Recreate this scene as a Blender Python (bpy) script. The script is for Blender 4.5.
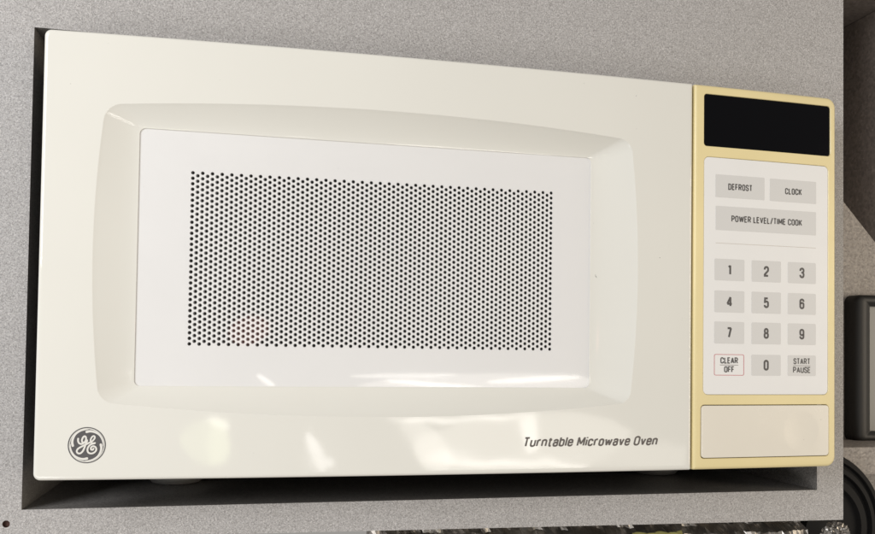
import bpy, bmesh, math, random
from mathutils import Matrix, Vector, noise

random.seed(7)
for o in list(bpy.data.objects):
    bpy.data.objects.remove(o)
scene = bpy.context.scene
COL = scene.collection

# ------------------------------------------------------------------ camera
cam_d = bpy.data.cameras.new("camera")
cam = bpy.data.objects.new("camera", cam_d)
COL.objects.link(cam)
right = (0.97631631, -0.21592815, 0.01347178)
fwd = (0.21550022, 0.97611046, 0.02771328)
up = (-0.01913403, -0.02415376, 0.99952513)
pos = (-0.162249, -0.638284, -0.0617667)
cam.matrix_world = Matrix((
    (right[0], up[0], -fwd[0], pos[0]),
    (right[1], up[1], -fwd[1], pos[1]),
    (right[2], up[2], -fwd[2], pos[2]),
    (0, 0, 0, 1)))
cam_d.sensor_width = 36
cam_d.lens = 844.796 / 875 * 36
cam_d.shift_x = -0.00045
cam_d.shift_y = 61.71 / 875
cam_d.clip_start = 0.01
cam_d.clip_end = 50
scene.camera = cam

# ------------------------------------------------------------------ world, lamps, exposure
world = bpy.data.worlds.new("World")
scene.world = world
world.use_nodes = True
bg = world.node_tree.nodes["Background"]
bg.inputs[0].default_value = (1.0, 0.955, 0.90, 1)
bg.inputs[1].default_value = 0.31


def area_lamp(name, loc, target, sx, sy, power, color, roll=0.0, shape='RECTANGLE'):
    d = bpy.data.lights.new(name, 'AREA')
    d.shape = shape
    d.size, d.size_y = sx, sy
    d.energy = power
    d.color = color
    o = bpy.data.objects.new(name, d)
    COL.objects.link(o)
    dirv = Vector(target) - Vector(loc)
    q = dirv.to_track_quat('-Z', 'Y')
    o.matrix_world = Matrix.Translation(loc) @ q.to_matrix().to_4x4() @ Matrix.Rotation(roll, 4, 'Z')
    return o


# daylight from a window up on the left, a warm lamp on the right, and the
# low windows behind the photographer that mirror in the lower door
area_lamp("window_light", (-1.15, -1.0, 0.42), (-0.1, 0, 0), 0.75, 0.65, 15.2, (0.97, 0.98, 1.0))
area_lamp("low_fill_light", (-0.95, -1.25, -0.70), (0, 0, 0), 0.6, 0.45, 4.5, (1.0, 0.98, 0.97))  # added low fill for the low windows, kept out of the door's reflection
area_lamp("cabin_light", (1.85, -1.0, 0.05), (0.1, 0, 0), 0.9, 0.9, 12.5, (1.0, 0.86, 0.68))
area_lamp("low_window_light", (0.60, -2.2, -0.17), (0.60, 0, -0.17), 0.84, 0.075, 0.50, (1.0, 0.95, 0.88), roll=0.03, shape='ELLIPSE')
area_lamp("low_window_light", (0.80, -2.2, -0.365), (0.80, 0, -0.365), 0.95, 0.21, 1.35, (1.0, 0.95, 0.86), roll=0.05, shape='ELLIPSE')
area_lamp("low_window_light", (1.05, -2.2, -0.40), (1.05, 0, -0.40), 0.95, 0.10, 0.5, (1.0, 0.95, 0.86), roll=-0.06)
area_lamp("low_window_light", (0.37, -2.19, -0.36), (0.37, 0, -0.36), 0.10, 0.23, 0.20, (1.0, 0.95, 0.88), roll=0.75)
area_lamp("window_gap_light", (0.52, -2.15, -0.275), (0.52, 0, -0.275), 0.60, 0.018, 0.22, (1.0, 0.96, 0.9), roll=0.03, shape='ELLIPSE')
area_lamp("window_gap_light", (0.70, -2.15, -0.425), (0.70, 0, -0.425), 0.66, 0.018, 0.24, (1.0, 0.96, 0.9), roll=-0.05, shape='ELLIPSE')
area_lamp("window_gap_light", (0.46, -2.15, -0.172), (0.46, 0, -0.178), 0.40, 0.014, 0.12, (1.0, 0.97, 0.92), roll=-0.08, shape='ELLIPSE')
area_lamp("window_gap_light", (0.33, -2.16, -0.140), (0.33, 0, -0.140), 0.36, 0.012, 0.07, (1.0, 0.97, 0.92), roll=0.02, shape='ELLIPSE')
area_lamp("window_gap_light", (0.78, -2.16, -0.150), (0.78, 0, -0.150), 0.34, 0.018, 0.12, (1.0, 0.97, 0.92), roll=0.06, shape='ELLIPSE')
area_lamp("window_gap_light", (-0.115, -2.16, -0.160), (-0.115, 0, -0.160), 0.07, 0.014, 0.022, (1.0, 0.97, 0.92), roll=-0.6, shape='ELLIPSE')
area_lamp("window_pane_light", (0.79, -2.15, -0.335), (0.79, 0, -0.335), 0.055, 0.12, 0.12, (1.0, 0.96, 0.9), roll=0.2)
area_lamp("green_window_light", (-0.395, -2.2, -0.355), (-0.395, 0, -0.355), 0.075, 0.14, 0.055, (0.93, 1.0, 0.62), roll=0.04)
area_lamp("green_window_light", (-0.445, -2.21, -0.36), (-0.445, 0, -0.36), 0.19, 0.13, 0.10, (0.85, 1.0, 0.52), roll=-0.35, shape='ELLIPSE')
area_lamp("green_window_light", (-0.40, -2.19, -0.30), (-0.40, 0, -0.30), 0.10, 0.035, 0.045, (1.0, 1.0, 0.85), roll=-0.35, shape='ELLIPSE')
area_lamp("sliver_window_light", (-0.035, -2.2, -0.395), (-0.035, 0, -0.395), 0.045, 0.15, 0.10, (1.0, 0.97, 0.94), roll=0.42, shape='ELLIPSE')
area_lamp("sliver_window_light", (-0.01, -2.2, -0.43), (-0.01, 0, -0.43), 0.09, 0.03, 0.04, (1.0, 0.97, 0.94), roll=-0.1, shape='ELLIPSE')
area_lamp("hand_reflection_light", (-0.17, -2.2, 0.0), (-0.17, 0, 0.0), 0.13, 0.09, 0.045, (1.0, 0.38, 0.32), roll=0.3, shape='ELLIPSE')  # added lamp giving the pink mirror image of a hand behind the camera

vs = scene.view_settings
vs.view_transform = 'Standard'
vs.look = 'None'
vs.exposure = 0.07
vs.gamma = 1.0
vs.use_curve_mapping = False
scene.render.engine = 'CYCLES'
scene.render.resolution_x = 1024
scene.render.resolution_y = 625


# ------------------------------------------------------------------ materials
def mat(name, color, rough=0.5, metal=0.0, coat=0.0, spec=0.5):
    m = bpy.data.materials.new(name)
    m.use_nodes = True
    b = m.node_tree.nodes["Principled BSDF"]
    b.inputs["Base Color"].default_value = (*color, 1)
    b.inputs["Roughness"].default_value = rough
    b.inputs["Metallic"].default_value = metal
    b.inputs["Coat Weight"].default_value = coat
    b.inputs["Coat Roughness"].default_value = 0.05
    b.inputs["Specular IOR Level"].default_value = spec
    return m


def nd(m, typ, **kw):
    n = m.node_tree.nodes.new(typ)
    for k, v in kw.items():
        setattr(n, k, v)
    return n


def ln(m, a, b):
    m.node_tree.links.new(a, b)


def noise_node(m, scale, detail=2.0, rough=0.5, stretch=None):
    tc = nd(m, "ShaderNodeTexCoord")
    src = tc.outputs["Object"]
    if stretch:
        mp = nd(m, "ShaderNodeMapping")
        mp.inputs["Scale"].default_value = stretch
        ln(m, src, mp.inputs["Vector"])
        src = mp.outputs["Vector"]
    n = nd(m, "ShaderNodeTexNoise")
    n.inputs["Scale"].default_value = scale
    n.inputs["Detail"].default_value = detail
    n.inputs["Roughness"].default_value = rough
    ln(m, src, n.inputs["Vector"])
    return n


def ramp(m, fac, stops):
    r = nd(m, "ShaderNodeValToRGB")
    el = r.color_ramp.elements
    while len(el) < len(stops):
        el.new(0.5)
    for e, (p, c) in zip(el, stops):
        e.position = p
        e.color = (*c, 1)
    ln(m, fac, r.inputs["Fac"])
    return r


def plastic(name, color, rough, coat=0.0, var=0.03, bump=0.0, wear=None):
    """moulded plastic: slight tint drift, uneven gloss, faint specks of dirt"""
    m = mat(name, color, rough, coat=coat)
    b = m.node_tree.nodes["Principled BSDF"]
    n1 = noise_node(m, 9, 4)
    lo = tuple(c * (1 - var) for c in color)
    hi = tuple(min(1, c * (1 + var)) for c in color)
    r = ramp(m, n1.outputs["Fac"], [(0.3, lo), (0.7, hi)])
    n2 = noise_node(m, 210, 2, 0.6)
    sp = ramp(m, n2.outputs["Fac"], [(0.775, (0, 0, 0)), (0.80, (1, 1, 1))])
    mx = nd(m, "ShaderNodeMixRGB")
    ln(m, sp.outputs["Color"], mx.inputs[0])
    ln(m, r.outputs["Color"], mx.inputs[1])
    mx.inputs[2].default_value = (*(c * 0.45 for c in color), 1)
    ln(m, mx.outputs[0], b.inputs["Base Color"])
    n3 = noise_node(m, 26, 5, 0.65)
    mr = nd(m, "ShaderNodeMapRange")
    mr.inputs["From Min"].default_value = 0.3
    mr.inputs["From Max"].default_value = 0.75
    mr.inputs["To Min"].default_value = max(0.02, rough * 0.75)
    mr.inputs["To Max"].default_value = rough * 1.45
    ln(m, n3.outputs["Fac"], mr.inputs["Value"])
    ln(m, mr.outputs["Result"], b.inputs["Roughness"])
    if bump:
        n4 = noise_node(m, 14, 2)
        bp = nd(m, "ShaderNodeBump")
        bp.inputs["Strength"].default_value = bump
        bp.inputs["Distance"].default_value = 0.002
        ln(m, n4.outputs["Fac"], bp.inputs["Height"])
        ln(m, bp.outputs["Normal"], b.inputs["Normal"])
    return m


def laminate(name, dark, mid, light, scale=1480):
    """grey laminate printed with fine dark and light flecks"""
    m = mat(name, mid, 0.5)
    b = m.node_tree.nodes["Principled BSDF"]
    tc = nd(m, "ShaderNodeTexCoord")
    vo = nd(m, "ShaderNodeTexVoronoi")
    vo.inputs["Scale"].default_value = scale * 1.12
    ln(m, tc.outputs["Object"], vo.inputs["Vector"])
    n = nd(m, "ShaderNodeSeparateColor")
    ln(m, vo.outputs["Color"], n.inputs[0])
    r = ramp(m, n.outputs["Red"], [(0.0, dark), (0.12, dark), (0.4, mid), (0.72, mid), (1.0, light)])
    n2 = noise_node(m, scale * 0.55, 1.0, 0.6)
    r2 = ramp(m, n2.outputs["Fac"], [(0.35, (0.87, 0.865, 0.87)), (0.65, (1.08, 1.07, 1.055))])
    mx0 = nd(m, "ShaderNodeMixRGB", blend_type='MULTIPLY')
    mx0.inputs[0].default_value = 1
    ln(m, r.outputs["Color"], mx0.inputs[1])
    ln(m, r2.outputs["Color"], mx0.inputs[2])
    big = noise_node(m, 5, 4)
    rb = ramp(m, big.outputs["Fac"], [(0.3, (0.95, 0.945, 0.935)), (0.7, (1, 1, 1))])
    mx = nd(m, "ShaderNodeMixRGB", blend_type='MULTIPLY')
    mx.inputs[0].default_value = 1
    ln(m, mx0.outputs[0], mx.inputs[1])
    ln(m, rb.outputs["Color"], mx.inputs[2])
    ln(m, mx.outputs[0], b.inputs["Base Color"])
    return m


M = {}
M['door'] = plastic("cream_door_plastic", (0.755, 0.74, 0.678), 0.05, coat=0.0, var=0.012, bump=0.17)
M['screen'] = plastic("white_window_sheet", (0.80, 0.79, 0.775), 0.45, var=0.012)
M['bezel'] = plastic("yellowed_plastic", (0.80, 0.675, 0.36), 0.33, var=0.05, bump=0.01)
M['button'] = plastic("cream_button_plastic", (0.78, 0.73, 0.63), 0.22, var=0.015)
M['membrane'] = plastic("pale_keypad_film", (0.81, 0.80, 0.78), 0.40, var=0.01)
M['key'] = mat("grey_key_print", (0.66, 0.65, 0.63), 0.42)
M['ink'] = mat("dark_grey_ink", (0.075, 0.07, 0.068), 0.45)
M['ink_soft'] = mat("brown_grey_ink", (0.12, 0.105, 0.095), 0.45)
M['red'] = mat("red_outline_ink", (0.55, 0.16, 0.18), 0.45)
M['hair'] = mat("pale_line_ink", (0.60, 0.56, 0.51), 0.45)
M['glassblack'] = mat("black_display_glass", (0.003, 0.003, 0.004), 0.09, spec=0.10)
M['emblem'] = mat("emblem_grey", (0.085, 0.08, 0.082), 0.35)
M['cream_print'] = mat("emblem_cream", (0.72, 0.70, 0.65), 0.35)
M['body'] = mat("charcoal_metal", (0.03, 0.03, 0.03), 0.5)
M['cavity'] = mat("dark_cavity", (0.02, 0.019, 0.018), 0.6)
M['inner_screen'] = mat("dull_metal_screen", (0.26, 0.255, 0.25), 0.6)
M['foot'] = mat("grey_rubber", (0.35, 0.34, 0.32), 0.6)
M['laminate'] = laminate("grey_fleck_laminate", (0.30, 0.288, 0.28), (0.435, 0.422, 0.414), (0.58, 0.566, 0.558))
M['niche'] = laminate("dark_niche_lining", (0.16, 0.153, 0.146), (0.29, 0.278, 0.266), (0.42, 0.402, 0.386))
M['hole'] = mat("raw_board", (0.09, 0.045, 0.035), 0.9)
M['darkpanel'] = laminate("dark_brown_panel", (0.15, 0.125, 0.11), (0.185, 0.156, 0.138), (0.22, 0.188, 0.168), 400)
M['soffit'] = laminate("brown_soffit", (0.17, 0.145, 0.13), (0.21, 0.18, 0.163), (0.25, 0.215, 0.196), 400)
M['wall'] = laminate("brown_grey_wall", (0.30, 0.27, 0.245), (0.40, 0.365, 0.335), (0.50, 0.46, 0.42), 500)
M['blackframe'] = mat("black_frame_plastic", (0.012, 0.011, 0.010), 0.5)
M['pane'] = mat("grey_pane", (0.30, 0.295, 0.275), 0.4)
M['blackround'] = mat("black_housing", (0.007, 0.0065, 0.0065), 0.7, spec=0.25)
M['yellow'] = plastic("yellow_green_strip", (0.24, 0.225, 0.075), 0.85, var=0.2)

m = mat("crinkled_foil", (0.36, 0.34, 0.315), 0.34, metal=1.0)
M['foil'] = m

# clear glossy film in front of the perforated sheet
m = bpy.data.materials.new("clear_window_film")
m.use_nodes = True
nt = m.node_tree
nt.nodes.clear()
out = nt.nodes.new("ShaderNodeOutputMaterial")
tr = nt.nodes.new("ShaderNodeBsdfTransparent")
gl = nt.nodes.new("ShaderNodeBsdfGlossy")
gl.inputs["Roughness"].default_value = 0.035
lw = nt.nodes.new("ShaderNodeLayerWeight")
pw = nt.nodes.new("ShaderNodeMath"); pw.operation = 'POWER'
pw.inputs[1].default_value = 5.0
ad = nt.nodes.new("ShaderNodeMath"); ad.operation = 'MULTIPLY_ADD'
ad.inputs[1].default_value = 0.9
ad.inputs[2].default_value = 0.045
mixs = nt.nodes.new("ShaderNodeMixShader")
nt.links.new(lw.outputs["Facing"], pw.inputs[0])
nt.links.new(pw.outputs[0], ad.inputs[0])
nt.links.new(ad.outputs[0], mixs.inputs[0])
nt.links.new(tr.outputs[0], mixs.inputs[1])
nt.links.new(gl.outputs[0], mixs.inputs[2])
nt.links.new(mixs.outputs[0], out.inputs[0])
M['film'] = m


# ------------------------------------------------------------------ mesh helpers (millimetres in, metres out)
class MB:
    def __init__(self):
        self.v, self.f = [], []

    def vert(self, p):
        self.v.append((p[0] / 1000, p[1] / 1000, p[2] / 1000))
        return len(self.v) - 1

    def loop(self, pts):
        return [self.vert(p) for p in pts]

    def bridge(self, a, b, closed=True):
        n = len(a)
        for i in range(n if closed else n - 1):
            j = (i + 1) % n
            self.f.append((a[i], a[j], b[j], b[i]))

    def loops(self, ls, closed=True):
        ids = [self.loop(l) for l in ls]
        for a, b in zip(ids, ids[1:]):
            self.bridge(a, b, closed)
        return ids

    def fan(self, ids, c):
        k = self.vert(c)
        n = len(ids)
        for i in range(n):
            self.f.append((ids[i], ids[(i + 1) % n], k))

    def quad(self, a, b, c, d):
        self.f.append(tuple(self.loop((a, b, c, d))))

    def box(self, x0, x1, y0, y1, z0, z1):
        p = [(x, y, z) for x in (x0, x1) for y in (y0, y1) for z in (z0, z1)]
        i = self.loop(p)
        for q in ((0, 1, 3, 2), (4, 6, 7, 5), (0, 4, 5, 1), (2, 3, 7, 6), (0, 2, 6, 4), (1, 5, 7, 3)):
            self.f.append(tuple(i[k] for k in q))

    def build(self, name, material, parent=None, smooth=True, angle=32, bevel=0.0, recalc=True):
        me = bpy.data.meshes.new(name)
        me.from_pydata(self.v, [], self.f)
        bm = bmesh.new()
        bm.from_mesh(me)
        bmesh.ops.remove_doubles(bm, verts=bm.verts, dist=1e-7)
        if bevel:
            bmesh.ops.bevel(bm, geom=list(bm.edges), offset=bevel, segments=3, affect='EDGES', profile=0.5)
        if recalc:
            bmesh.ops.recalc_face_normals(bm, faces=bm.faces)
        if smooth:
            for f in bm.faces:
                f.smooth = True
            lim = math.radians(angle)
            for e in bm.edges:
                if len(e.link_faces) == 2:
                    e.smooth = e.calc_face_angle(0) < lim
        bm.to_mesh(me)
        bm.free()
        me.materials.append(material)
        return link(name, me, parent)


def link(name, me, parent=None):
    o = bpy.data.objects.new(name, me)
    COL.objects.link(o)
    if parent is not None:
        o.parent = parent
        if parent.type == 'EMPTY':
            o.matrix_parent_inverse = Matrix.Translation(-parent.location)
    return o


def thing(name, loc, label, cat, group=None):
    o = bpy.data.objects.new(name, None)
    o.empty_display_size = 0.02
    COL.objects.link(o)
    o.location = loc
    return tag(o, label, cat, group)


def tag(o, label, cat, group=None):
    o['label'] = label
    o['category'] = cat
    if group:
        o['group'] = group
    return o


def rrect(x0, x1, z0, z1, r, ns=24, nc=8, nsz=16):
    """clockwise outline (x, z) from the top left; r = one radius or (tl, tr, br, bl)"""
    if not isinstance(r, (tuple, list)):
        r = (r,) * 4
    tl, tr_, br, bl = r
    P = []

    def corner(cx, cz, rad, a0):
        for k in range(nc + 1):
            a = math.radians(a0 - 90 * k / nc)
            P.append((cx + rad * math.cos(a), cz + rad * math.sin(a)))

    def side(a, b, n):
        for k in range(1, n):
            t = k / n
            P.append((a[0] + (b[0] - a[0]) * t, a[1] + (b[1] - a[1]) * t))
    corner(x0 + tl, z1 - tl, tl, 180)
    side((x0 + tl, z1), (x1 - tr_, z1), ns)
    corner(x1 - tr_, z1 - tr_, tr_, 90)
    side((x1, z1 - tr_), (x1, z0 + br), nsz)
    corner(x1 - br, z0 + br, br, 0)
    side((x1 - br, z0), (x0 + bl, z0), ns)
    corner(x0 + bl, z0 + bl, bl, -90)
    side((x0, z0 + bl), (x0, z1 - tl), nsz)
    return P


def Yf(x):
    """bowed front of the oven (mm)"""
    return -(40 + 8 * (1 - (x / 300.0) ** 2))


def on_front(P, off=0.0):
    return [(x, Yf(x) + off, z) for x, z in P]


def lerp2(A, B, t):
    return [(a[0] + (b[0] - a[0]) * t, a[1] + (b[1] - a[1]) * t) for a, b in zip(A, B)]


def edge_profile(args, rad, r, depth, **k):
    """loops for a rounded outer rim: back edge, side, fillet, front"""
    x0, x1, z0, z1 = args
    L = []
    base = rrect(x0, x1, z0, z1, r, **k)
    L.append([(x, -depth, z) for x, z in base])
    L.append(on_front(base, rad))
    rr = r if isinstance(r, (tuple, list)) else (r,) * 4
    for s in range(1, 7):
        a = math.radians(90 * s / 6)
        ins = rad * (1 - math.cos(a))
        dep = rad * (1 - math.sin(a))
        L.append(on_front(rrect(x0 + ins, x1 - ins, z0 + ins, z1 - ins, tuple(max(0.15, q - ins) for q in rr), **k), dep))
    last = rrect(x0 + rad, x1 - rad, z0 + rad, z1 - rad, tuple(max(0.15, q - rad) for q in rr), **k)
    return L, last


# ------------------------------------------------------------------ lettering drawn with pen strokes
W_ = 0.44
R_BIG = 0.215
GL = {
    ' ': (0.08, []),
    'O': (W_, [('c', [(0, 0, R_BIG), (W_, 0, R_BIG), (W_, 1, R_BIG), (0, 1, R_BIG)])]),
    'C': (W_, [('o', [(W_, .68), (W_, 1, R_BIG), (0, 1, R_BIG), (0, 0, R_BIG), (W_, 0, R_BIG), (W_, .32)])]),
    'D': (W_, [('c', [(0, 0), (W_, 0, .24), (W_, 1, .24), (0, 1)])]),
    'E': (.36, [('o', [(.36, 1), (0, 1), (0, 0), (.36, 0)]), ('o', [(0, .52), (.32, .52)])]),
    'F': (.36, [('o', [(.36, 1), (0, 1), (0, 0)]), ('o', [(0, .51), (.31, .51)])]),
    'R': (W_, [('o', [(0, 0), (0, 1), (W_, 1, .22), (W_, .49, .22), (0, .49)]), ('o', [(W_ * .5, .49), (W_, 0)])]),
    'S': (.42, [('o', [(.42, .73), (.42, 1, .2), (0, 1, .2), (0, .56, .16), (.42, .44, .16), (.42, 0, .2), (0, 0, .2), (0, .27)])]),
    'T': (.42, [('o', [(0, 1), (.42, 1)]), ('o', [(.21, 1), (.21, 0)])]),
    'L': (.34, [('o', [(0, 1), (0, 0), (.34, 0)])]),
    'K': (W_, [('o', [(0, 0), (0, 1)]), ('o', [(W_, 1), (.02, .36)]), ('o', [(W_ * .36, .58), (W_, 0)])]),
    'P': (.42, [('o', [(0, 0), (0, 1), (.42, 1, .21), (.42, .46, .21), (0, .46)])]),
    'W': (.74, [('o', [(0, 1), (.18, 0), (.37, .92), (.56, 0), (.74, 1)])]),
    'V': (.46, [('o', [(0, 1), (.23, 0), (.46, 1)])]),
    'I': (0.0, [('o', [(0, 0), (0, 1)])]),
    'M': (.58, [('o', [(0, 0), (0, 1), (.29, .2), (.58, 1), (.58, 0)])]),
    'A': (.48, [('o', [(0, 0), (.24, 1), (.48, 0)]), ('o', [(.09, .3), (.39, .3)])]),
    'U': (W_, [('o', [(0, 1), (0, 0, R_BIG), (W_, 0, R_BIG), (W_, 1)])]),
    '/': (.34, [('o', [(0, -.08), (.34, 1.08)])]),
    '0': (.42, [('c', [(0, 0, .205), (.42, 0, .205), (.42, 1, .205), (0, 1, .205)])]),
    '1': (.22, [('o', [(-.02, .8), (.2, .96)]), ('o', [(.2, 1), (.2, 0)])]),
    '2': (.42, [('o', [(0, .7), (0, 1, .2), (.42, 1, .2), (.42, .58, .2), (0, .14, .05), (0, 0), (.42, 0)])]),
    '3': (.42, [('o', [(0, .73), (0, 1, .2), (.42, 1, .2), (.42, .53, .2), (.14, .53)]),
                ('o', [(.14, .53), (.42, .53, .2), (.42, 0, .2), (0, 0, .2), (0, .27)])]),
    '4': (.48, [('o', [(.35, 0), (.35, 1), (0, .25), (.5, .25)])]),
    '5': (.42, [('o', [(.39, 1), (.05, 1), (.02, .46)]), ('o', [(.02, .50), (.06, .64, .1), (.42, .64, .2), (.42, 0, .2), (0, 0, .2), (0, .25)])]),
    '6': (.42, [('o', [(.42, .75), (.42, 1, .2), (0, 1, .2), (0, 0, .2), (.42, 0, .2), (.42, .6, .2), (.1, .6, .09), (.0, .5)])]),
    '7': (.42, [('o', [(0, 1), (.42, 1), (.30, .6, .3), (.16, 0)])]),
    '8': (.42, [('c', [(.03, .53, .18), (.39, .53, .18), (.39, 1, .18), (.03, 1, .18)]), ('c', [(0, 0, .2), (.42, 0, .2), (.42, .53, .2), (0, .53, .2)])]),
    '9': (.42, [('o', [(0, .25), (0, 0, .2), (.42, 0, .2), (.42, 1, .2), (0, 1, .2), (0, .4, .2), (.32, .4, .09), (.42, .5)])]),
    'u': (.36, [('o', [(0, .73), (0, 0, .17), (.36, 0, .17), (.36, .3)]), ('o', [(.36, .73), (.36, 0)])]),
    'r': (.24, [('o', [(0, 0), (0, .73)]), ('o', [(0, .42), (0, .73, .18), (.25, .73)])]),
    'n': (.36, [('o', [(0, 0), (0, .73)]), ('o', [(0, .42), (0, .73, .17), (.36, .73, .17), (.36, 0)])]),
    't': (.26, [('o', [(.1, .95), (.1, 0, .11), (.27, 0)]), ('o', [(-.02, .73), (.27, .73)])]),
    'a': (.35, [('o', [(.02, .54), (.02, .73, .15), (.35, .73, .15), (.35, 0)]), ('o', [(.35, .43), (0, .38, .13), (0, 0, .14), (.35, 0, .14), (.35, .2)])]),
    'b': (.36, [('o', [(0, 1.02), (0, 0)]), ('o', [(0, .35), (0, .73, .17), (.36, .73, .17), (.36, 0, .17), (0, 0, .17), (0, .35)])]),
    'l': (0.0, [('o', [(0, 0), (0, 1.02)])]),
    'e': (.36, [('o', [(0, .39), (.36, .39), (.36, .73, .17), (0, .73, .17), (0, 0, .17), (.36, 0, .17), (.36, .2)])]),
    'i': (0.0, [('o', [(0, 0), (0, .73)]), ('o', [(0, .9), (0, 1.03)])]),
    'c': (.34, [('o', [(.34, .52), (.34, .73, .165), (0, .73, .165), (0, 0, .165), (.34, 0, .165), (.34, .21)])]),
    'o': (.36, [('c', [(0, 0, .175), (.36, 0, .175), (.36, .73, .175), (0, .73, .175)])]),
    'w': (.58, [('o', [(0, .73), (.14, 0), (.29, .66), (.44, 0), (.58, .73)])]),
    'v': (.36, [('o', [(0, .73), (.18, 0), (.36, .73)])]),
}


def fillet(path, closed):
    n = len(path)
    out = []
    for i, p in enumerate(path):
        r = p[2] if len(p) > 2 else 0
        if r == 0 or (not closed and i in (0, n - 1)):
            out.append((p[0], p[1]))
            continue
        a, b = Vector(path[i - 1][:2]), Vector(path[(i + 1) % n][:2])
        c = Vector(p[:2])
        da, db = (a - c), (b - c)
        la, lb = da.length, db.length
        da.normalize(); db.normalize()
        ang = da.angle(db)
        t = min(r / math.tan(ang / 2), la * 0.5 if len(path[i - 1]) > 2 else la, lb * 0.5 if len(path[(i + 1) % n]) > 2 else lb)
        rr = t * math.tan(ang / 2)
        cen = c + (da + db).normalized() * (rr / math.sin(ang / 2))
        s, e = c + da * t - cen, c + db * t - cen
        a0 = math.atan2(s.y, s.x)
        d = math.atan2(e.y, e.x) - a0
        while d > math.pi: d -= 2 * math.pi
        while d < -math.pi: d += 2 * math.pi
        for k in range(8):
            q = a0 + d * k / 7
            out.append((cen.x + rr * math.cos(q), cen.y + rr * math.sin(q)))
    res = [out[0]]
    for p in out[1:]:
        if math.hypot(p[0] - res[-1][0], p[1] - res[-1][1]) > 1e-4:
            res.append(p)
    if closed and math.hypot(res[0][0] - res[-1][0], res[0][1] - res[-1][1]) < 1e-4:
        res.pop()
    return res


def text_mesh(s, name, material, parent, cx, zb, width, cap, italic=0.0, bold=0.15, off=-0.25, gap=0.17, yfun=Yf):
    th = bold                       # pen width, cap height = 1
    adv, total = [], 0
    for ch in s:
        adv.append(total)
        total += GL[ch][0]
    n_ch = len(s)
    kx = (width / cap - th * n_ch - gap * (n_ch - 1)) / total        # stretch of the glyphs
    adv = [x * kx + i * (th + gap) for i, x in enumerate(adv)]
    mb = MB()
    lay = 0
    for ch, x_off in zip(s, adv):
        strokes = []
        for typ, path in GL[ch][1]:
            closed = typ == 'c'
            P = fillet(path, closed)
            P = [(x * kx + x_off + th / 2, th / 2 + z * (1 - th)) for x, z in P]
            if closed:
                strokes.append((True, P))
                continue
            # a pen lifts at sharp turns: split there, each stroke keeps its full width
            cur = [P[0]]
            for i in range(1, len(P) - 1):
                cur.append(P[i])
                d1 = (Vector(P[i]) - Vector(P[i - 1])).normalized()
                d2 = (Vector(P[i + 1]) - Vector(P[i])).normalized()
                if d1.dot(d2) < -0.08:
                    strokes.append((False, cur))
                    cur = [P[i]]
            cur.append(P[-1])
            strokes.append((False, cur))
        for closed, P in strokes:
            n = len(P)
            Lf, Rt = [], []
            for i in range(n):
                c = Vector(P[i])
                if closed or 0 < i < n - 1:
                    d1 = (c - Vector(P[i - 1])).normalized()
                    d2 = (Vector(P[(i + 1) % n]) - c).normalized()
                else:
                    d1 = d2 = ((Vector(P[1]) - c) if i == 0 else (c - Vector(P[-2]))).normalized()
                n1, n2 = Vector((-d1.y, d1.x)), Vector((-d2.y, d2.x))
                mm = n1 + n2
                if mm.length < 1e-3:
                    mm = n1
                mm.normalize()
                k = min(1 / max(mm.dot(n1), 0.3), 1.45)
                Lf.append(c + mm * (th / 2 * k))
                Rt.append(c - mm * (th / 2 * k))
            lay = (lay + 1) % 7
            ids = []
            for side in (Lf, Rt):
                row = []
                for p in side:
                    z = p.y
                    X = cx - width / 2 + (p.x + italic * (z - 0.5)) * cap
                    row.append(mb.vert((X, yfun(X) + off - 0.012 * lay, zb + z * cap)))
                ids.append(row)
            for i in range(n if closed else n - 1):
                j = (i + 1) % n
                mb.f.append((ids[0][i], ids[0][j], ids[1][j], ids[1][i]))
    return mb.build(name, material, parent, smooth=False, recalc=False)


def patch(name, x0, x1, z0, z1, r, material, parent, off, yfun=Yf, edge=0.12):
    mb = MB()
    P = rrect(x0, x1, z0, z1, r, ns=6, nc=4, nsz=4)
    cx, cz = (x0 + x1) / 2, (z0 + z1) / 2
    ls = [[(x, yfun(x) + off + edge, z) for x, z in P], [(x, yfun(x) + off, z) for x, z in P]]
    for t in (0.33, 0.66):
        Q = [(x + (cx - x) * t, z + (cz - z) * t) for x, z in P]
        ls.append([(x, yfun(x) + off, z) for x, z in Q])
    ids = mb.loops(ls)
    mb.fan(ids[-1], (cx, yfun(cx) + off, cz))
    return mb.build(name, material, parent)


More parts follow.
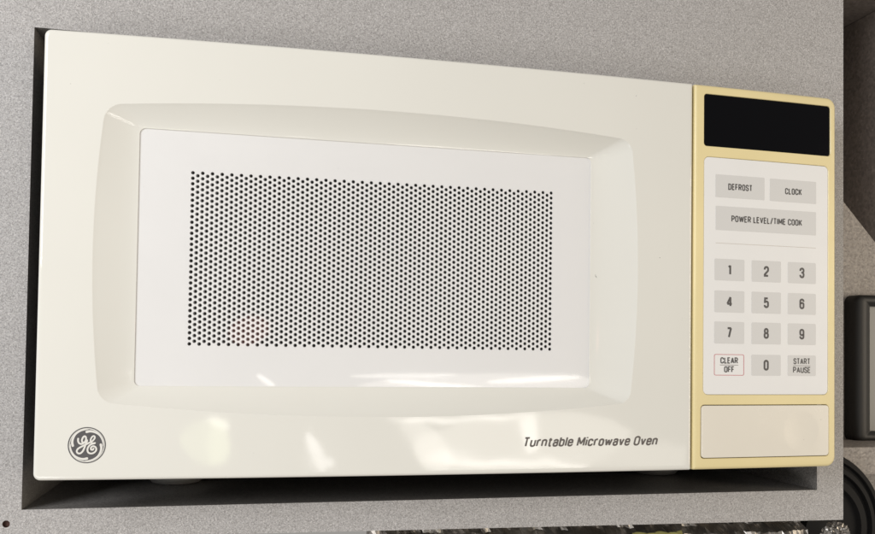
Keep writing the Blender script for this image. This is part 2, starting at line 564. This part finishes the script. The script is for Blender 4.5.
def ribbon(mb, pts, widths, y, xz0, sub=6):
    """flat pen stroke through pts (Catmull-Rom), with half-disc ends"""
    P = []
    n = len(pts)
    for i in range(n - 1):
        p0, p1, p2, p3 = pts[max(i - 1, 0)], pts[i], pts[i + 1], pts[min(i + 2, n - 1)]
        w1, w2 = widths[i], widths[i + 1]
        for k in range(sub):
            t = k / sub
            c = []
            for d in (0, 1):
                c.append(0.5 * (2 * p1[d] + (p2[d] - p0[d]) * t + (2 * p0[d] - 5 * p1[d] + 4 * p2[d] - p3[d]) * t * t
                                + (3 * p1[d] - p0[d] - 3 * p2[d] + p3[d]) * t ** 3))
            P.append((c[0], c[1], w1 + (w2 - w1) * t))
    P.append((pts[-1][0], pts[-1][1], widths[-1]))
    L, R_ = [], []
    for i, (x, z, w) in enumerate(P):
        a = P[max(i - 1, 0)]
        b = P[min(i + 1, len(P) - 1)]
        dx, dz = b[0] - a[0], b[1] - a[1]
        l = math.hypot(dx, dz) or 1
        nx, nz = -dz / l * w / 2, dx / l * w / 2
        L.append((x + nx, z + nz))
        R_.append((x - nx, z - nz))
    # every stroke segment a hair deeper than the next: crossings never share a plane
    prev = None
    for i in range(len(P)):
        yy = y - 0.0012 * i
        cur = (mb.vert((xz0[0] + L[i][0], Yf(xz0[0] + L[i][0]) + yy, xz0[1] + L[i][1])),
               mb.vert((xz0[0] + R_[i][0], Yf(xz0[0] + R_[i][0]) + yy, xz0[1] + R_[i][1])))
        if prev:
            mb.f.append((prev[0], cur[0], cur[1], prev[1]))
        prev = cur
    for (x, z, w), sgn, i in ((P[0], 1, 0), (P[-1], -1, len(P) - 1)):
        ids = []
        for k in range(10):
            a = 2 * math.pi * k / 10
            X = xz0[0] + x + math.cos(a) * w / 2
            ids.append(mb.vert((X, Yf(X) + y - 0.0012 * i + 0.002, xz0[1] + z + math.sin(a) * w / 2)))
        mb.f.append(tuple(ids))


# ------------------------------------------------------------------ the cabinet round the oven
NX0, NX1, NZ0, NZ1 = -315.8, 312.4, -175.2, 163.7      # niche opening
CX0, CX1, CZ1 = -620.0, 338.1, 520.0
CZ0 = -200.5
cab = thing("cabinet", (0, 0.2, CZ0 / 1000), "grey speckled laminate cabinet with an open niche holding the microwave", "cabinet")

mb = MB()
xs = [CX0, -345, NX0, NX1, CX1]


def zbot(x):
    return -197.6 - (x + 68) * 0.0090


HX, HZ, HR = -325.4, -184.7, 2.5                        # drilled hole at the lower left
# front: left, above, right, below
mb.quad((CX0, 0, zbot(CX0)), (-345, 0, zbot(-345)), (-345, 0, CZ1), (CX0, 0, CZ1))
mb.quad((-345, 0, NZ0), (NX0, 0, NZ0), (NX0, 0, CZ1), (-345, 0, CZ1))
mb.quad((NX0, 0, NZ1), (NX1, 0, NZ1 - 3.2), (NX1, 0, CZ1), (NX0, 0, CZ1))
mb.quad((NX1, 0, zbot(NX1)), (CX1, 0, zbot(CX1)), (CX1, 0, CZ1), (NX1, 0, CZ1))
mb.quad((NX0, 0, zbot(NX0)), (NX1, 0, zbot(NX1)), (NX1, 0, NZ0), (NX0, 0, NZ0))
# corner piece with the hole
sq = []
cor = [(-345, NZ0), (NX0, NZ0), (NX0, zbot(NX0)), (-345, zbot(-345))]
for k in range(4):
    a, b = cor[k], cor[(k + 1) % 4]
    for t in range(5):
        sq.append((a[0] + (b[0] - a[0]) * t / 5, a[1] + (b[1] - a[1]) * t / 5))
circ = []
for k in range(20):
    a = math.radians(135 - 18 * k)
    circ.append((HX + HR * math.cos(a), HZ + HR * math.sin(a)))
ids = mb.loops([[(x, 0, z) for x, z in sq], [(x, 0, z) for x, z in circ]])
# outer right edge and underside of the face board, and the return of its opening
mb.quad((CX1, 0, zbot(CX1)), (CX1, 18, zbot(CX1)), (CX1, 18, CZ1), (CX1, 0, CZ1))
mb.quad((CX0, 0, zbot(CX0)), (CX1, 0, zbot(CX1)), (CX1, 18, zbot(CX1)), (CX0, 18, zbot(CX0)))
mb.build("face_board", M['laminate'], cab, smooth=False, recalc=False)

mb = MB()
P0 = [(x, 0.15, z) for x, z in circ]
P1 = [(x, 2.6, z) for x, z in circ]
ids = mb.loops([P0, P1])
mb.fan(ids[-1], (HX, 2.6, HZ))
mb.build("screw_hole", M['hole'], cab)

# niche lining: five boards
D = 360


def board(name, x0, x1, y0, y1, z0, z1, material, parent, bevel=0.0):
    b = MB()
    b.box(x0, x1, y0, y1, z0, z1)
    return b.build(name, material, parent, smooth=False, bevel=bevel)


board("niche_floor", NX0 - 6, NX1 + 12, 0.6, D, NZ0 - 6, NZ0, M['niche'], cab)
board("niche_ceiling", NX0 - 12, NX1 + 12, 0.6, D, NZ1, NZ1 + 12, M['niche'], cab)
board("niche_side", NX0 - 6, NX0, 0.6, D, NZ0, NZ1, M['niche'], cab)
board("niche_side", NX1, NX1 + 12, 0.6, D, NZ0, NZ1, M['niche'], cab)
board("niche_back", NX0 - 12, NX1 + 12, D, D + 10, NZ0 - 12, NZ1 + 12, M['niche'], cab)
board("side_board", CX1 - 12, CX1 - 0.3, 18.2, D, zbot(CX1) + 0.5, CZ1, M['laminate'], cab)

# ------------------------------------------------------------------ the microwave oven
oven = thing("microwave_oven", (0, 0.12, NZ0 / 1000),
             "cream microwave oven with perforated window and yellowed control panel set in the grey niche", "microwave")
HZ_ = 149.5
SEAM0, SEAM1 = 169.0, 170.7

# body behind the front, with feet on the niche floor
mb = MB()
mb.box(-291, 291, -20, 320, -143, 141)
mb.build("body", M['body'], oven, smooth=False, bevel=0.003)
for fx, fy, fr in ((-222, 112, 24), (218, 112, 24), (-222, 280, 24), (218, 280, 24)):
    mb = MB()
    L = []
    for rr, zz in ((fr, -142), (fr, -160), (fr - 1, NZ0 + 5), (fr - 4, NZ0 + 1.5), (fr - 8, NZ0 + 0.2)):
        L.append([(fx + rr * math.cos(a * math.pi / 14), fy + rr * math.sin(a * math.pi / 14), zz) for a in range(28)])
    ids = mb.loops(L)
    mb.fan(ids[-1], (fx, fy, NZ0 + 0.2))
    mb.build("foot", M['foot'], oven)

# door: outer rim -> bowed front -> rim of the recess -> slope -> lip round the window sheet
NS, NC, NSZ = 48, 8, 30
kw = dict(ns=NS, nc=NC, nsz=NSZ)
PX0, PX1, PZ0, PZ1 = -239.2, 89.6, -87.5, 88.6
PY = -34.0
L, last = edge_profile((-300, SEAM0, -HZ_, HZ_), 2.2, (4.5, 1.2, 1.2, 4.5), 22, **kw)
rx0, rx1, rz0, rz1 = -260.4, 117.2, -98.0, 101.3
rxc, rzc = (rx0 + rx1) / 2, (rz0 + rz1) / 2
rhw, rhh = (rx1 - rx0) / 2, (rz1 - rz0) / 2
base = rrect(rx0, rx1, rz0, rz1, (10, 9, 8, 9), **kw)
rim = []
for x, z in base:
    u, v = (x - rxc) / rhw, (z - rzc) / rhh
    zz = z + v * (1 - u * u) * (8.3 if v > 0 else 10.2)
    xx = x + u * (1 - v * v) * 6.2
    rim.append((xx, zz))
inner = rrect(PX0, PX1, PZ0, PZ1, 4.0, **kw)
for t in (0.0, 0.03, 0.12, 0.3, 0.5, 0.7, 0.85, 0.95):
    L.append(on_front(lerp2(last, rim, t)))
LIPY = PY - 0.8
PW = 1.4
for t in (-0.035, -0.012, 0.0, 0.008, 0.018, 0.03, 0.06, 0.12, 0.2, 0.3, 0.4, 0.5, 0.6, 0.7, 0.8, 0.9, 0.96, 1.0):
    t2 = max(0.0, t - 0.016 * math.exp(-max(t, 0) / 0.03)) if t > 0 else 0.0
    s = 1 - (1 - t2) ** PW
    Q = lerp2(rim, inner, t)
    L.append([(x, Yf(x) + (LIPY - Yf(x)) * s, z) for x, z in Q])
L.append([(x, PY - 0.02, z) for x, z in inner])
mb = MB()
mb.loops(L)
door = mb.build("door", M['door'], oven, angle=40)

# perforated sheet: staggered columns of real holes
mb = MB()
NCOL, NROW = 81, 32
HXA, HXB, HZT, HZB = -203.8, 57.8, 60.0, -58.4
px = (HXB - HXA) / (NCOL - 1)
pz = (HZT - HZB) / (NROW - 1)
hr = 1.25
K = 12
TH = 0.9


for i in range(NCOL):
    cx = HXA + px * i
    odd = i % 2
    n = NROW - odd
    for j in range(n):
        cz = HZT - pz * (j + 0.5 * odd)
        ring = []
        hole = []
        back = []
        hx, hz = px / 2, pz / 2
        outl = [(hx, 0), (hx, hz * 0.55), (hx, hz), (0, hz), (-hx, hz), (-hx, hz * 0.55), (-hx, 0), (-hx, -hz * 0.55), (-hx, -hz), (0, -hz), (hx, -hz), (hx, -hz * 0.55)]
        for k in range(K):
            a = 2 * math.pi * k / K
            ring.append(mb.vert((cx + outl[k][0], PY, cz + outl[k][1])))
            hole.append(mb.vert((cx + hr * math.cos(a), PY, cz + hr * math.sin(a))))
            back.append(mb.vert((cx + hr * math.cos(a), PY + TH, cz + hr * math.sin(a))))
        mb.bridge(ring, hole)
        mb.bridge(hole, back)
    if odd:
        for za, zb_ in ((HZT + pz / 2, HZT), (HZB, HZB - pz / 2)):
            mb.quad((cx - px / 2, PY, za), (cx + px / 2, PY, za), (cx + px / 2, PY, zb_), (cx - px / 2, PY, zb_))
ix0, ix1, iz1, iz0 = HXA - px / 2, HXB + px / 2, HZT + pz / 2, HZB - pz / 2
o_ = rrect(PX0 - 0.3, PX1 + 0.3, PZ0 - 0.3, PZ1 + 0.3, 3.9, ns=12, nc=5, nsz=8)
i_ = rrect(ix0, ix1, iz0, iz1, 0.0001, ns=12, nc=5, nsz=8)
mb.loops([[(x, PY + TH, z) for x, z in o_], [(x, PY, z) for x, z in o_], [(x, PY, z) for x, z in i_]])


def mesh_raw(mb, name, material, parent):
    me = bpy.data.meshes.new(name)
    me.from_pydata(mb.v, [], mb.f)
    me.materials.append(material)
    me.update()
    return link(name, me, parent)


sheet = mesh_raw(mb, "perforated_sheet", M['screen'], door)
# metal screen with the same holes a little way behind it
me2 = sheet.data.copy()
me2.materials.clear()
me2.materials.append(M['inner_screen'])
inner_o = link("inner_screen", me2, door)
inner_o.location = (0.0007, 0.0030, 0.0004)

# clear film over the sheet
mb = MB()
P = rrect(PX0 + 0.3, PX1 - 0.3, PZ0 + 0.3, PZ1 - 0.3, 3.5, ns=4, nc=5, nsz=4)
a = mb.loop([(x, PY - 0.55, z) for x, z in P])
mb.f.append(tuple(a))
mb.build("clear_film", M['film'], door, smooth=False)

# dark space behind the window
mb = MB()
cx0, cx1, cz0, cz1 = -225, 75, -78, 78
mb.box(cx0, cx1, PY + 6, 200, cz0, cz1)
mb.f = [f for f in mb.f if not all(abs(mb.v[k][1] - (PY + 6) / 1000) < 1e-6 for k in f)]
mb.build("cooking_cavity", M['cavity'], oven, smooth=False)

# door lettering
text_mesh("Turntable Microwave Oven", "door_lettering", M['ink_soft'], door, 86.8, -130.2, 107.2, 7.3, italic=0.26, bold=0.18, off=-0.10, gap=0.085)

# round emblem
EX, EZ = -266.9, -126.3


def ring_mesh(name, r0, r1, off, material, parent):
    b = MB()
    ls = []
    for r, o in ((r1, 0.15), (r1, 0.0), (r0, 0.0)):
        ls.append([(EX + r * math.cos(t * math.pi / 32), Yf(EX + r * math.cos(t * math.pi / 32)) + off + o, EZ + r * math.sin(t * math.pi / 32)) for t in range(64)])
    ids = b.loops(ls)
    if r0 < 0.5:
        pass
    return b.build(name, material, parent)


ring_mesh("emblem_rim", 11.25, 11.9, -0.15, M['emblem'], door)
ring_mesh("emblem_disc", 0.05, 10.55, -0.15, M['emblem'], door)
zc = lambda p: ((p[0] - 285) / 16.75, -(p[1] - 268) / 16.75)
G = [(193, 196), (193, 222), (205, 246), (230, 254), (258, 240), (275, 208), (272, 178), (258, 170), (243, 184), (233, 212), (240, 236), (262, 238),
     (288, 214), (276, 250), (262, 294), (244, 334), (218, 358), (192, 354), (182, 332), (196, 306), (230, 284), (272, 262), (305, 244)]
G2 = [(305, 244), (338, 226), (362, 200), (368, 178), (356, 167), (338, 178), (325, 206), (328, 232), (346, 246), (372, 243)]
E2 = [(368, 248), (330, 258), (304, 284), (294, 318), (304, 348), (332, 360), (364, 350), (386, 322), (380, 292), (354, 279), (332, 292), (332, 314), (350, 318), (358, 306)]
mb = MB()
ribbon(mb, [zc(p) for p in G], [1.15] * len(G), -0.20, (EX, EZ))
ribbon(mb, [zc(p) for p in G2], [1.05] * len(G2), -0.40, (EX, EZ))
ribbon(mb, [zc(p) for p in E2], [1.15] * len(E2), -0.55, (EX, EZ))
mb.build("emblem_script", M['cream_print'], door, smooth=False)
for k, a0 in enumerate((92, 2, -88, -178)):
    mb = MB()
    pts, ws = [], []
    for t in range(9):
        s = t / 8
        a = math.radians(a0 - 96 * s)
        r = 8.75 + 1.5 * min(1, s * 1.9) ** 0.7
        pts.append((r * math.cos(a), r * math.sin(a)))
        ws.append(1.3 * (1 - s) ** 0.6 + 0.3)
    ribbon(mb, pts, ws, -0.20, (EX, EZ), sub=4)
    mb.build("emblem_swirl", M['cream_print'], door, smooth=False)

# control panel surround: rim, three openings
kb = dict(ns=24, nc=8, nsz=20)
L, last = edge_profile((SEAM1, 300, -HZ_, HZ_), 2.6, (1.2, 8, 8, 1.2), 22, **kb)
mb = MB()
mb.loops(L)
bx0, bx1, bz0, bz1 = SEAM1 + 2.6, 300 - 2.6, -HZ_ + 2.6, HZ_ - 2.6
DSP = (178.4, 294.9, 101.2, 142.9)
KPD = (178.5, 293.0, -92.3, 93.7)
BTN = (176.6, 293.5, -141.4, -99.3)
z12, z23 = 97.4, -95.8
for (c0, c1, hole, hr_, cr) in ((z12, bz1, DSP, 2.8, (0.15, 5.4, 0.0001, 0.0001)),
                               (z23, z12, KPD, 4.6, (0.0001,) * 4),
                               (bz0, z23, BTN, 3.2, (0.0001, 0.0001, 5.4, 0.15))):
    outl = rrect(bx0, bx1, c0, c1, cr, **kb)
    hol = rrect(hole[0], hole[1], hole[2], hole[3], hr_, **kb)
    hin = rrect(hole[0] + 0.35, hole[1] - 0.35, hole[2] + 0.35, hole[3] - 0.35, hr_ - 0.3, **kb)
    ls = [on_front(lerp2(outl, hol, t)) for t in (0, 0.5, 0.97, 1.0)]
    ls.append(on_front(hin, 0.35))
    ls.append(on_front(hin, 5))
    mb.loops(ls)
panel = mb.build("control_panel", M['bezel'], oven, angle=40)


def inset(name, rect, r, gap, off, material, parent, dimple=None):
    x0, x1, z0, z1 = rect[0] + gap, rect[1] - gap, rect[2] + gap, rect[3] - gap
    b = MB()
    P = rrect(x0, x1, z0, z1, r, **kb)
    Pj = rrect(x0 + 0.3, x1 - 0.3, z0 + 0.3, z1 - 0.3, max(0.2, r - 0.3), **kb)
    Pi = rrect(x0 + 0.7, x1 - 0.7, z0 + 0.7, z1 - 0.7, max(0.2, r - 0.7), **kb)
    ls = [on_front(P, off + 4), on_front(P, off + 0.3), on_front(lerp2(P, Pj, 0.35), off + 0.1), on_front(Pj, off), on_front(Pi, off)]
    if dimple:
        cx, cz, rad, dep = dimple
        n = len(Pi)
        circ_ = []
        for x, z in Pi:
            a = math.atan2(z - cz, x - cx)
            circ_.append((cx + rad * math.cos(a), cz + rad * math.sin(a)))
        for t in (0.3, 0.6, 0.85):
            ls.append(on_front(lerp2(Pi, circ_, t), off))
        for s in (1.0, 0.96, 0.9, 0.8, 0.65, 0.45, 0.25):
            ring_ = [(cx + (x - cx) * s, cz + (z - cz) * s) for x, z in circ_]
            e = (1 - s)
            d_ = dep * (1 - (s) ** 2) ** 1.3
            ls.append(on_front(ring_, off + d_))
        ids = b.loops(ls)
        b.fan(ids[-1], (cx, Yf(cx) + off + dep, cz))
    else:
        cx, cz = (x0 + x1) / 2, (z0 + z1) / 2
        for t in (0.25, 0.5, 0.75):
            ls.append(on_front([(x + (cx - x) * t, z + (cz - z) * t) for x, z in Pi], off))
        ids = b.loops(ls)
        b.fan(ids[-1], (cx, Yf(cx) + off, cz))
    return b.build(name, material, parent)


inset("display_window", DSP, 2.4, 0.4, 0.9, M['glassblack'], oven)
keypad = inset("keypad", KPD, 4.0, 0.55, 0.35, M['membrane'], oven)
inset("door_release_button", BTN, 2.6, 0.95, -0.6, M['button'], oven, dimple=(266.5, -120.5, 16.5, 0.45))

KO = 0.35 - 0.12        # key prints lie just proud of the film
LO = 0.35 - 0.22
cols = [(188.5, 214.9), (221.5, 248.1), (254.6, 280.8)]
rows = [(-2.9, 14.0), (-27.8, -10.8), (-52.1, -35.0), (-76.9, -60.4)]
patch("key", 189.1, 232.8, 62.1, 80.0, 0.6, M['key'], keypad, KO)
patch("key", 237.8, 281.0, 61.9, 79.8, 0.6, M['key'], keypad, KO)
patch("key", 189.3, 280.9, 36.4, 55.3, 0.6, M['key'], keypad, KO)
text_mesh("DEFROST", "key_lettering", M['ink'], keypad, 211.0, 68.3, 21.5, 5.1, bold=0.175, gap=0.08, off=LO)
text_mesh("CLOCK", "key_lettering", M['ink'], keypad, 259.6, 68.0, 15.6, 5.1, bold=0.175, gap=0.08, off=LO)
text_mesh("POWER LEVEL/TIME COOK", "key_lettering", M['ink'], keypad, 235.4, 43.3, 64.5, 5.1, bold=0.175, gap=0.08, off=LO)
patch("divider_line", 189.4, 280.9, 26.0, 26.4, 0.1, M['hair'], keypad, KO)
nums = ["123", "456", "789"]
for r_ in range(3):
    for c_ in range(3):
        x0, x1 = cols[c_]
        z0, z1 = rows[r_]
        patch("key", x0, x1, z0, z1, 1.0, M['key'], keypad, KO)
        s = nums[r_][c_]
        text_mesh(s, "key_lettering", M['ink'], keypad, (x0 + x1) / 2, (z0 + z1) / 2 - 4.2, 2.9 if s == "1" else (5.3 if s == "4" else 4.6), 8.5, bold=0.185, off=LO)
x0, x1 = cols[1]
z0, z1 = rows[3]
patch("key", x0, x1, z0, z1, 1.0, M['key'], keypad, KO)
text_mesh("0", "key_lettering", M['ink'], keypad, (x0 + x1) / 2, (z0 + z1) / 2 - 4.2, 4.6, 8.5, bold=0.185, off=LO)
x0, x1 = cols[2]
patch("key", x0, x1, z0, z1, 1.0, M['key'], keypad, KO)
cx = (x0 + x1) / 2
cz = (z0 + z1) / 2
text_mesh("START", "key_lettering", M['ink'], keypad, cx, cz + 1.0, 15.6, 4.9, bold=0.17, gap=0.08, off=LO)
text_mesh("PAUSE", "key_lettering", M['ink'], keypad, cx, cz - 5.9, 16.4, 4.9, bold=0.17, gap=0.08, off=LO)
patch("key_divider", cx - 8, cx + 8, cz - 0.25, cz + 0.05, 0.05, M['ink_soft'], keypad, LO)
x0, x1 = cols[0]
cx = (x0 + x1) / 2
mb = MB()
oo = rrect(x0, x1, z0, z1, 1.3, ns=8, nc=5, nsz=6)
ii = rrect(x0 + 0.42, x1 - 0.42, z0 + 0.42, z1 - 0.42, 0.95, ns=8, nc=5, nsz=6)
mb.loops([on_front(oo, KO + 0.12), on_front(oo, KO), on_front(ii, KO), on_front(ii, KO + 0.12)])
ko = mb.build("key", M['red'], keypad)
ko['label'] = "clear key outlined in thin red"
text_mesh("CLEAR", "key_lettering", M['ink'], keypad, cx, cz + 1.0, 15.4, 4.9, bold=0.17, gap=0.08, off=LO)
text_mesh("OFF", "key_lettering", M['ink'], keypad, cx, cz - 5.9, 8.8, 4.9, bold=0.17, gap=0.08, off=LO)
patch("key_divider", cx - 8, cx + 8, cz - 0.25, cz + 0.05, 0.05, M['ink_soft'], keypad, LO)

# ------------------------------------------------------------------ what shows past the cabinet's right edge
# back wall of the alcove
o = board("alcove_wall", 345, 900, 200, 215, -420, 420, M['wall'], None)
o['kind'] = 'structure'
# soffit over it
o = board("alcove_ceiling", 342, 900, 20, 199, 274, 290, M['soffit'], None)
o['kind'] = 'structure'
# dark partition with a slanted lower edge
mb = MB()
prof = [(20, 272.5), (199, 272.5), (199, 196), (104.9, 97.7), (60, 50.4), (20, 8.5)]
a = mb.loop([(420, y, z) for y, z in prof])
b = mb.loop([(438, y, z) for y, z in prof])
mb.bridge(a, b)
mb.f.append(tuple(a))
mb.f.append(tuple(reversed(b)))
o = mb.build("partition_board", M['darkpanel'], None, smooth=False, bevel=0.0008)
tag(o, "dark brown partition with a slanted lower edge right of the grey cabinet", "partition")

# black framed pane on the alcove wall
scr = thing("framed_pane", (0.6, 0.2, -0.16), "black rounded frame round a grey pane behind the cabinet's right edge", "framed pane")
mb = MB()
fx0, fx1, fz0, fz1 = 496, 760, -156.5, 9.0
oo = rrect(fx0, fx1, fz0, fz1, 9, ns=10, nc=6, nsz=8)
ls = [[(x, 199.5, z) for x, z in oo], [(x, 186, z) for x, z in oo]]
for ins, yy in ((1.5, 182.5), (5, 180.5), (11, 180), (15, 181.2), (18, 183), (20.5, 184), (20.5, 192)):
    q_ = rrect(fx0 + ins, fx1 - ins, fz0 + ins * 0.62, fz1 - ins * 0.62, max(1.2, 9 - ins), ns=10, nc=6, nsz=8)
    ls.append([(x, yy, z) for x, z in q_])
mb.loops(ls)
mb.build("frame", M['blackframe'], scr, angle=50)
board("pane", fx0 + 19, fx1 - 19, 187.5, 194, fz0 + 11, fz1 - 11, M['pane'], scr)

# ledge under it
mb = MB()
mb.box(345, 900, 122, 199.4, -183, -154)
o = mb.build("ledge", M['wall'], None, smooth=False, bevel=0.0015)
tag(o, "brown grey ledge below the black framed pane", "ledge")

# round black housing low on the right, with ribs
rd = thing("round_housing", (0.385, 0.1, -0.30), "round black ribbed housing peeking out below right of the cabinet", "housing")
mb = MB()
ls = []
for r, y in ((76, 118), (76, 100), (74.5, 97), (70, 96), (68.5, 99), (66, 99), (64.5, 95), (60, 94), (58.5, 98), (55, 98), (53, 93), (46, 92), (44, 96), (20, 96), (18, 90), (2, 88)):
    ls.append([(385 + r * math.cos(t * math.pi / 36), y, -230 + r * math.sin(t * math.pi / 36)) for t in range(72)])
mb.loops(ls)
mb.build("shell", M['blackround'], rd, angle=50)
mb = MB()
mb.box(360, 410, 100, 117, -302, -297)
mb.build("base_foot", M['blackround'], rd, smooth=False, bevel=0.001)

# crinkled foil under the cabinet
mb = MB()
nx, nz = 150, 14
g = []
for i in range(nx + 1):
    row = []
    for j in range(nz + 1):
        x = -70 + (390) * i / nx
        z = -197 - 70 * j / nz - 0.005 * (x + 100)
        n_ = noise.noise(Vector((x * 0.13, z * 0.22, 3.1))) * 5 + noise.noise(Vector((x * 0.05 + z * 0.09, z * 0.05, 7.7))) * 8
        y = 26 + n_ + (8 * math.sin(j * 1.3))
        row.append(mb.vert((x + random.uniform(-0.9, 0.9), y, z + random.uniform(-0.8, 0.8))))
    g.append(row)
for i in range(nx):
    for j in range(nz):
        mb.f.append((g[i][j], g[i + 1][j], g[i + 1][j + 1]))
        mb.f.append((g[i][j], g[i + 1][j + 1], g[i][j + 1]))
o = mesh_raw(mb, "foil_sheet", M['foil'], None)
so = o.modifiers.new("thickness", 'SOLIDIFY')
so.thickness = 0.0004
tag(o, "crinkled silver foil sheet hanging below the cabinet's lower edge", "foil")

bm = bmesh.new()
bmesh.ops.create_icosphere(bm, subdivisions=4, radius=0.0105)
for v in bm.verts:
    d = noise.noise(v.co * 420) * 0.0035 + noise.noise(v.co * 900 + Vector((5, 1, 2))) * 0.0022
    v.co += v.normal * d
    v.co += Vector((0.3405, 0.012, -0.2165))
me = bpy.data.meshes.new("crumpled_foil")
bm.to_mesh(me)
bm.free()
me.materials.append(M['foil'])
o = link("crumpled_foil", me)
tag(o, "bright crumpled foil wad under the cabinet's lower right corner", "foil wad")

mb = MB()  # short wavy yellow-green strip in front of the foil
ls = []
for k in range(17):
    x = 150 + 44 * k / 16
    ls.append([(x, 14 + 3.0 * math.sin(a_ * math.pi / 5) + 0.8 * math.sin(k * 1.7), -213.4 + 4.0 * math.cos(a_ * math.pi / 5) + 0.7 * math.sin(k * 0.9 + a_)) for a_ in range(10)])
ids = mb.loops(ls)
mb.f.append(tuple(ids[0]))
mb.f.append(tuple(reversed(ids[-1])))
o = mb.build("yellow_strip", M['yellow'], None)
tag(o, "yellow green cloth edge in front of the foil under the cabinet", "strip")
